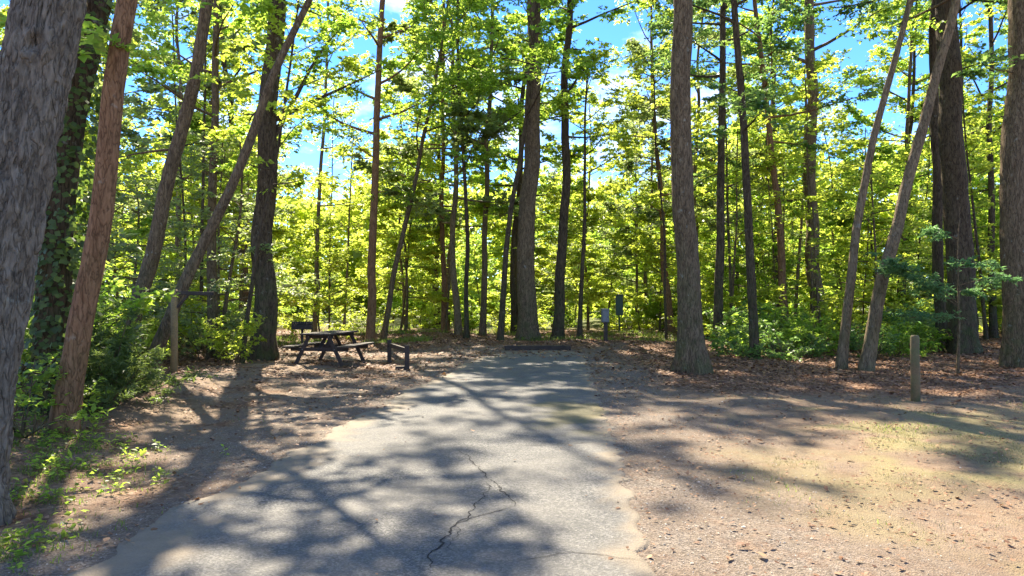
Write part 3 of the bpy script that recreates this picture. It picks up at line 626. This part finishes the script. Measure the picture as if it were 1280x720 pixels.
# far wood: one mass beyond the trees
def far_wood():
    rng = np.random.default_rng(900); C = []
    for _ in range(1500):
        d = rng.uniform(72, 102); x = rng.uniform(-1, 1)*(d*.711 + 26); p = x/d*FPX + 640
        top = 13 + 7*vnoise(np.array([x*.12]), np.array([d*.05]))[0] + (3 if (p < 320 or p > 880) else 0)
        if any(a-10 < p < b+10 for a, b in gaps): top = min(top, 13)
        C.append((x, d, rng.uniform(.3, top), rng.uniform(1.6, 3.2)))
    C = np.array(C); n = 120; k = len(C)
    q = rng.normal(0, .5, (k, n, 3)); q[..., 2] *= .6; P = C[:, None, :3] + q*C[:, 3][:, None, None]; P[..., 2] = np.abs(P[..., 2])
    D = nrm(rng.normal(0, 1, (k, n, 3)))
    T = rng.random((k, 1))*.5 + rng.random((k, n))*.5
    V, F, T = leaves(P.reshape(-1, 3), D.reshape(-1, 3), rng, .75, .36, .6, T.ravel())
    o = mesh('far_forest', V, F, LIME, None, T); tag(o, 'distant mass of sunlit foliage closing off the woods', 'forest', None, 'stuff')
far_wood()

# ------------------------------------------------------------------ single plants
def single(o, x, y, s=1, rz=0):
    o.location = (x, y, gz(x, y)-.02); o.scale = (s, s, s); o.rotation_euler[2] = rz
x, y = px(136, 520); single(shrub_kind('feathery pale green cedar bush at the foot of the leaning trunks', None, 401, FERN, 1.25, 26, .075, 'cedar_bush', dict(twigs=26, tlen=.42, subs=4, nleaf=10, width=.10, flat=.9, f0=.1)), x, y, 1.0)
x, y = px(112, 530); single(shrub_kind('small feathery cedar seedling beside the reddish leaning trunk', None, 402, FERN, .9, 16, .07, 'cedar_bush', dict(twigs=22, tlen=.32, subs=3, nleaf=9, width=.10, flat=.9, f0=.1)), x, y, 1.0, 1)
x, y = px(30, 560); single(shrub_kind('shaded green shrub tucked behind the massive grey hardwood', None, 403, MID, 1.0, 13, .07, 'shrub'), x, y, 1.0)
x, y = px(180, 497); single(shrub_kind('little bright fern-like weed by the charred stump', None, 404, PALE, .35, 12, .05, 'weed', dict(twigs=10, tlen=.2, subs=2, nleaf=6, f0=.1)), x, y, 1.0)
def hemlock():
    rng = np.random.default_rng(61); bx, by = (1196-640)/FPX*15.5, 15.5; z0 = gz(bx, by)
    pts = [(bx, by, z0), (bx+.05, by, 1.2), (bx+.02, by, 2.6), (bx+.1, by, 3.6)]
    specs = [(1.5, math.radians(175), .55, 1.95, -.2), (1.45, math.radians(165), .62, 1.6, -.3), (1.2, math.radians(195), .40, 1.2, -.2), (1.7, math.radians(60), .3, .8, -.3), (2.3, math.radians(300), .3, .7, -.3), (1.9, math.radians(-30), .3, .8, -.3), (2.9, math.radians(150), .4, .6, -.2)]
    build_tree('evergreen_sapling', 'blue-green evergreen sapling with one long bough past the massive twin-stemmed tree', 'tree', (bx, by), pts, .035, .008, B_BROWN, NEEDLE, rng, specs,
               dict(twigs=34, tlen=.55, subs=5, nleaf=16, size=.075, width=.13, f0=.12, droop=.5, flat=.5), 8, .3)
hemlock()

# ------------------------------------------------------------------ ground cover
def scatter_pts(n, rng, x0, x1, y0, y1, dens):
    x = rng.uniform(x0, x1, n*6); y = y0 + (y1-y0)*rng.random(n*6)**1.3; keep = (rng.random(n*6) < dens(x, y)) & (np.abs(x) < y*.75 + 4)
    return x[keep][:n], y[keep][:n]
def litter():
    rng = np.random.default_rng(501)
    def dens(x, y):
        g, d, l, m = masks(x, y); off = np.maximum(road_l(y)-x, x-road_r(y))
        on = (off < 0) & (y < 23); cl = vnoise(x*2.3, y*2.3)
        return np.where(on, .006 + .16*sstep(-.3, 0, off) + .3*sstep(18.5, 22, y), (.07 + .08*sstep(5, 9, y) + .6*cl**3) + .6*l) * np.clip(1.25 - y/45, .3, 1)
    x, y = scatter_pts(120000, rng, -20, 22, 2.4, 36, dens)
    n = len(x); P = np.stack([x, y, ground_z(x, y) + rng.uniform(.003, .03, n)], -1); a = rng.uniform(0, 6.28, n)
    L = (.030 + .05*sstep(6, 22, y)) * np.exp(rng.normal(0, .3, n))
    out = np.array([[-.5, 0], [-.18, .30], [.20, .26], [.5, 0], [.18, -.28], [-.22, -.27]])[None] * (1 + rng.normal(0, .16, (n, 6, 1)))
    out = out + rng.normal(0, .05, (n, 6, 2)); curl = rng.uniform(-.2, 1.3, n)[:, None]
    z = curl*(out[..., 1]**2*1.4 + out[..., 0]**2*.5*rng.uniform(-.5, 1, (n, 1))) + out[..., 0]*rng.normal(0, .22, (n, 1)) + out[..., 1]*rng.normal(0, .22, (n, 1))
    c, sn = np.cos(a)[:, None], np.sin(a)[:, None]
    V = P[:, None] + np.stack([out[..., 0]*c - out[..., 1]*sn, out[..., 0]*sn + out[..., 1]*c, z], -1) * L[:, None, None]
    tri = np.array([[0, 5, 1], [1, 5, 4], [1, 4, 2], [2, 4, 3]]); F = tri[None] + (np.arange(n)*6)[:, None, None]
    tag(mesh('leaf_litter', V.reshape(-1, 3), F.reshape(-1, 3), LITTER, None, np.repeat(rng.random(n)**1.2, 4)), 'fallen brown leaves strewn over the forest floor', 'leaves', None, 'stuff')
litter()
def blades(name, label, mat, n, seed, box, dens, h, wd):
    rng = np.random.default_rng(seed); x, y = scatter_pts(n, rng, *box, dens); n = len(x)
    a = rng.uniform(0, 6.28, n); H = h*rng.uniform(.4, 1.3, n); z = ground_z(x, y) - .005
    P = np.stack([x, y, z], -1); sd = np.stack([np.cos(a), np.sin(a), 0*a], -1)*wd; ln = np.stack([np.cos(a+1.5+rng.normal(0, .6, n)), np.sin(a+1.5+rng.normal(0, .6, n)), 0*a], -1)
    b = P + ln*(H*.35)[:, None] + UP*(H*.7)[:, None]; t = P + ln*(H*rng.uniform(.6, 1.3, n))[:, None] + UP*(H*.85)[:, None]
    V = np.stack([P-sd, P+sd, b+sd*.7, t, b-sd*.7], 1).reshape(-1, 3); i = np.arange(n)*5
    F = np.stack([np.stack([i, i+1, i+2], -1), np.stack([i, i+2, i+4], -1), np.stack([i+4, i+2, i+3], -1)], 1).reshape(-1, 3)
    tag(mesh(name, V, F, mat, None, np.repeat(rng.random(n), 3)), label, 'grass', None, 'stuff')
def d_left(x, y):
    off = road_l(y) - x
    spot = sum(np.exp(-((x-a)/r)**2 - ((y-b)/(r*1.3))**2) for a, b, r in ((-3.25, 4.6, .42), (-4.35, 7.0, .55), (-3.75, 6.2, .4), (-5.2, 7.8, .6)))
    return 1.0*spot*sstep(.4, .7, vnoise(x*9, y*9)) + .6*sstep(.5, 1.2, off) * sstep(.0, .14, fbm(x*.8+70, y*.8) - .47) * sstep(.25, .6, vnoise(x*7, y*7)) * sstep(10, 7, y)
blades('grass', 'green grass and weeds on the verge below the massive hardwood', GRASSM, 9000, 511, (-6.5, -2.6, 2.5, 10), d_left, .05, .0035)
def d_right(x, y):
    off = x - road_r(y); g, d, l, m = masks(x, y)
    return sstep(.5, 1.6, off) * (.15 + .85*d) * (1-l) * sstep(-.05, .15, fbm(x*1.4+20, y*1.4) - .45)
blades('dry_grass', 'thin dry yellowish grass on the sandy ground beside the road', DRYG, 30000, 512, (1.2, 11, 2.5, 15), d_right, .03, .0025)
blades('sparse_grass', 'sparse green grass tufts in the sandy ground beside the road', GRASSM, 7000, 513, (1.5, 10, 4, 14), lambda x, y: d_right(x, y)*sstep(.05, .2, fbm(x*.9+200, y*.9)-.47), .045, .003)
blades('edge_grass', 'pale sunlit grass at the far wood edge', GRASSM, 9000, 514, (-14, 12, 26, 38), lambda x, y: sstep(0, .15, fbm(x*.5+120, y*.5)-.45), .22, .008)
def weeds():
    rng = np.random.default_rng(531); x, y = scatter_pts(480, rng, -6.5, -2.9, 2.8, 9.5, d_left); n = len(x); k = 9
    a = rng.uniform(0, 6.28, (n, k)); D = np.stack([np.cos(a), np.sin(a), rng.uniform(.1, .9, (n, k))], -1); h = rng.uniform(.01, .10, (n, k))
    P = np.stack([x, y, ground_z(x, y)], -1)[:, None] + D*np.array([1, 1, 0])*rng.uniform(0, .05, (n, k, 1)); P[..., 2] += h
    V, F, T = leaves(P.reshape(-1, 3), nrm(D).reshape(-1, 3), rng, .05, .3, .4, rng.random(n*k))
    tag(mesh('weeds', V, F, MID, None, T), 'low broad-leaved weeds on the verge below the massive hardwood', 'weeds', None, 'stuff')
weeds()
def pebbles():
    rng = np.random.default_rng(521)
    def dens(x, y):
        off = np.maximum(road_l(y)-x, x-road_r(y)); g, d, l, m = masks(x, y)
        return (off > -.12) * (.15 + .85*g) * (1-.7*l)
    x, y = scatter_pts(9000, rng, -7, 5, 2.6, 17, dens); n = len(x)
    base = np.array([[1, 0, 0], [.3, .95, 0], [-.8, .6, 0], [-.8, -.6, 0], [.3, -.95, 0], [.1, .1, .8], [0, 0, -.6]])
    tri = np.array([[0, 1, 5], [1, 2, 5], [2, 3, 5], [3, 4, 5], [4, 0, 5]])
    s = .0042*np.exp(rng.normal(.0, .4, n)); a = rng.uniform(0, 6.28, n); c, sn = np.cos(a), np.sin(a)
    q = base[None] + rng.normal(0, .18, (n, 7, 3)); q = np.stack([q[..., 0]*c[:, None]-q[..., 1]*sn[:, None], q[..., 0]*sn[:, None]+q[..., 1]*c[:, None], q[..., 2]], -1)*s[:, None, None]
    V = q + np.stack([x, y, ground_z(x, y)+.002], -1)[:, None]; F = tri[None] + (np.arange(n)*7)[:, None, None]
    m, t, b = newmat('pebble'); c = ramp(t, attr(t, 'tint'), [(0, (.17, .15, .13)), (.5, (.29, .25, .21)), (1, (.48, .43, .37))]); t.links.new(c, b.inputs['Base Color']); b.inputs['Roughness'].default_value = .9
    tag(mesh('gravel', V.reshape(-1, 3), F.reshape(-1, 3), m, None, np.repeat(rng.random(n), 5)), 'loose gravel along both crumbling road edges', 'gravel', None, 'stuff')
pebbles()

# ------------------------------------------------------------------ built objects
def box(name, c, size, mat, parent, rot=(0, 0, 0), bev=.006, taper=None):
    sx, sy, sz = (v/2 for v in size)
    V = [(x*sx, y*sy, z*sz) for z in (-1, 1) for y in (-1, 1) for x in (-1, 1)]
    me = bpy.data.meshes.new(name); me.from_pydata(V, [], [(0, 2, 3, 1), (4, 5, 7, 6), (0, 1, 5, 4), (2, 6, 7, 3), (0, 4, 6, 2), (1, 3, 7, 5)]); me.materials.append(mat)
    o = bpy.data.objects.new(name, me); COL.objects.link(o); o.parent = parent; o.location = c; o.rotation_euler = rot
    if bev:
        b = o.modifiers.new('b', 'BEVEL'); b.width = bev; b.segments = 2
    return o
def tubeobj(name, P, r, sides, mat, parent):
    P = np.array(P, float); r = np.array(r, float)
    V, F = tube(P, r, sides); n = len(P)
    me = bpy.data.meshes.new(name); me.from_pydata(V.tolist(), [], F.tolist() + [list(range(sides))[::-1], list(range((n-1)*sides, n*sides))]); me.materials.append(mat)
    me.polygons.foreach_set('use_smooth', np.array([True]*len(F) + [False]*2))
    o = bpy.data.objects.new(name, me); COL.objects.link(o); o.parent = parent; return o

# picnic table: long side runs away from the road
tx, ty = -4.53, 18.0
T = empty('picnic_table', (tx, ty, gz(tx, ty)), 'weathered dark wooden picnic table with attached benches in the clearing', 'picnic table', rz=math.radians(-9))
for i in range(5): box('tabletop_plank', (-.30 + i*.15, .0, .745 + random.uniform(-.003, .003)), (.14, 1.86 + random.uniform(-.03, .03), .04), W_DARK, T)
for s in (-1, 1):
    for i in range(2): box('seat_plank', (s*(.60 + i*.15), 0, .445 + random.uniform(-.003, .003)), (.14, 1.86 + random.uniform(-.03, .03), .04), W_DARK, T)
for yy in (-.66, .66):
    for s in (-1, 1):
        a = math.atan2(.36, .72)
        lg_ = box('leg', (s*.415, yy + .045*np.sign(yy), .355), (.09, .042, .82), W_DARK, T, (0, -s*a, 0))
        for bz in (.02, .36): tubeobj('bolt', [(0, .02*np.sign(yy), bz), (0, .034*np.sign(yy), bz)], [.013, .013], 6, M_GREY, lg_)
    box('seat_beam', (0, yy, .375), (1.46, .042, .09), W_DARK, T)
    box('top_beam', (0, yy, .68), (.70, .042, .085), W_DARK, T)
    sg = np.sign(yy); box('brace', (0, yy*.70, .53), (.08, .62, .04), W_DARK, T, (sg*math.radians(-38), 0, 0))

# pedestal grill behind the table
gx, gy = (378-640)/FPX*20.6, 20.6
G = empty('pedestal_grill', (gx, gy, gz(gx, gy)), 'black iron park grill on a single post behind the picnic table', 'grill', rz=math.radians(12))
tubeobj('post', [(0, 0, -.2), (0, 0, .72)], [.035, .035], 10, M_BLACK, G)
box('firebox_floor', (0, 0, .735), (.56, .40, .012), M_BLACK, G, bev=0)
for s in (-1, 1): box('firebox_side', (s*.275, 0, .84), (.01, .40, .22), M_BLACK, G, bev=0)
box('firebox_back', (0, .195, .84), (.54, .01, .22), M_BLACK, G, bev=0); box('firebox_front', (0, -.195, .80), (.54, .01, .13), M_BLACK, G, bev=0)
for i in range(9): tubeobj('grate_bar', [(-.24 + i*.06, -.22, .905), (-.24 + i*.06, .18, .905)], [.006, .006], 6, M_BLACK, G)
for s in (-1, 1): tubeobj('grate_handle', [(s*.2, -.19, .905), (s*.2, -.32, .915), (s*.2, -.36, .915)], [.008]*3, 6, M_BLACK, G)

# lantern post with a horizontal arm
lx, ly = px(218, 478)
Lp = empty('lantern_post', (lx, ly, gz(lx, ly)), 'slim tan wooden lantern post with a dark sideways arm', 'post')
tubeobj('post', [(0, 0, -.3), (.005, 0, .8), (.0, 0, 1.58), (0, 0, 1.62)], [.07, .066, .062, .045], 10, W_TAN, Lp)
box('arm', (.36, 0, 1.55), (.78, .07, .07), W_DARK, Lp, (0, math.radians(1.5), 0))
tubeobj('hook', [(.68, 0, 1.53), (.68, 0, 1.45), (.70, 0, 1.42), (.73, 0, 1.44)], [.008]*4, 6, M_BLACK, Lp)
box('brace', (.16, 0, 1.39), (.04, .05, .40), W_DARK, Lp, (0, math.radians(42), 0))

# low rail on two posts
x1, y1 = px(509, 461); x2, y2 = (487-640)/FPX*18.9, 18.9
Rl = empty('low_rail', (x1, y1, gz(x1, y1)), 'low dark timber rail on two short posts between table and road', 'rail')
box('post', (0, 0, .17), (.10, .10, .80), W_DARK, Rl); box('post', (x2-x1, y2-y1, .17), (.10, .10, .80), W_DARK, Rl)
v = np.array([x2-x1, y2-y1]); Lr = np.hypot(*v); box('rail', (v[0]/2, v[1]/2, .44), (Lr*.94, .05, .11), W_DARK, Rl, (0, 0, math.atan2(v[1], v[0])))
box('foot_block', (-.16, .0, .03), (.22, .14, .10), W_DARK, Rl, (0, 0, .2))

# electric hook-up pedestal and the green one farther back
x, y = px(756, 433)
E = empty('utility_pedestal', (x, y, gz(x, y)), 'grey electrical hook-up box on a brown post at the clearing edge', 'utility box', rz=.15); E.scale = (.9, .9, .87)
box('post', (.03, 0, .35), (.13, .13, 1.2), W_DARK, E)
cab = box('cabinet', (0, -.03, 1.02), (.27, .20, .50), M_GREY, E, bev=.015)
box('door', (0, -.107, -.02), (.22, .012, .38), M_GREY, cab, bev=.004); box('lid', (0, -.01, .265), (.30, .25, .03), M_GREY, cab, (math.radians(6), 0, 0), bev=.006)
box('latch', (.08, -.117, -.04), (.02, .012, .06), M_BLACK, cab, bev=0)
x, y = (774-640)/FPX*33, 33
E2 = empty('utility_pedestal', (x, y, gz(x, y)), 'dark green box on a thin post among the bright shrubs', 'utility box', rz=-.1)
tubeobj('post', [(0, 0, -.2), (0, 0, .9)], [.035, .035], 8, M_GREEN, E2); cab = box('cabinet', (0, 0, 1.30), (.34, .26, .92), M_GREEN, E2, bev=.02); box('lid', (0, -.01, .475), (.38, .31, .04), M_GREEN, cab, bev=.01)
box('door', (0, -.137, -.02), (.28, .012, .74), M_GREEN, cab, bev=.004)

# short mossy post beside the sandy ground
x, y = px(1143, 501)
P1 = empty('wooden_post', (x, y, gz(x, y)), 'short wooden post with green mossy foot in the leaf litter', 'post', rz=.3)
tubeobj('shaft', [(0, 0, -.3), (.006, 0, .35), (-.004, 0, .70), (0, 0, 1.0), (0, 0, 1.035)], [.07, .068, .066, .066, .05], 16, W_MOSS, P1)
# timber wheel stop at the road end
x, y = px(672, 438)
Ws = empty('wheel_stop', (x, y, gz(x, y)), 'dark timber wheel stop lying across the end of the road', 'wheel stop', rz=.03)
box('timber', (0, 0, .05), (2.1, .19, .19), W_DARK, Ws, bev=.02)
for s in (-1, 1): tubeobj('spike', [(s*.8, 0, .12), (s*.8, 0, .16)], [.014, .014], 8, M_BLACK, Ws)
# charred stump
x, y = px(173, 505)
St = empty('tree_stump', (x, y, gz(x, y)), 'small charred black stump beside the feathery cedar bush', 'stump')
th = np.linspace(0, 6.283, 18, endpoint=False); rs = np.random.default_rng(4)
zz = [-.15, 0, .08, .18, .24]; ra = [.20, .16, .125, .115, .10]
V = [(r*(1+rs.normal(0, .07))*math.cos(a), r*(1+rs.normal(0, .07))*math.sin(a), z + (rs.normal(0, .03) if z > .2 else 0)) for z, r in zip(zz, ra) for a in th] + [(0, 0, .17)]
F = [(i*18+j, i*18+(j+1) % 18, (i+1)*18+(j+1) % 18, (i+1)*18+j) for i in range(4) for j in range(18)] + [(72+j, 72+(j+1) % 18, 90) for j in range(18)]
me = bpy.data.meshes.new('wood'); me.from_pydata(V, [], F); me.materials.append(bark_mat('charred', (.008, .007, .006), (.03, .025, .02))); o = bpy.data.objects.new('wood', me); COL.objects.link(o); o.parent = St
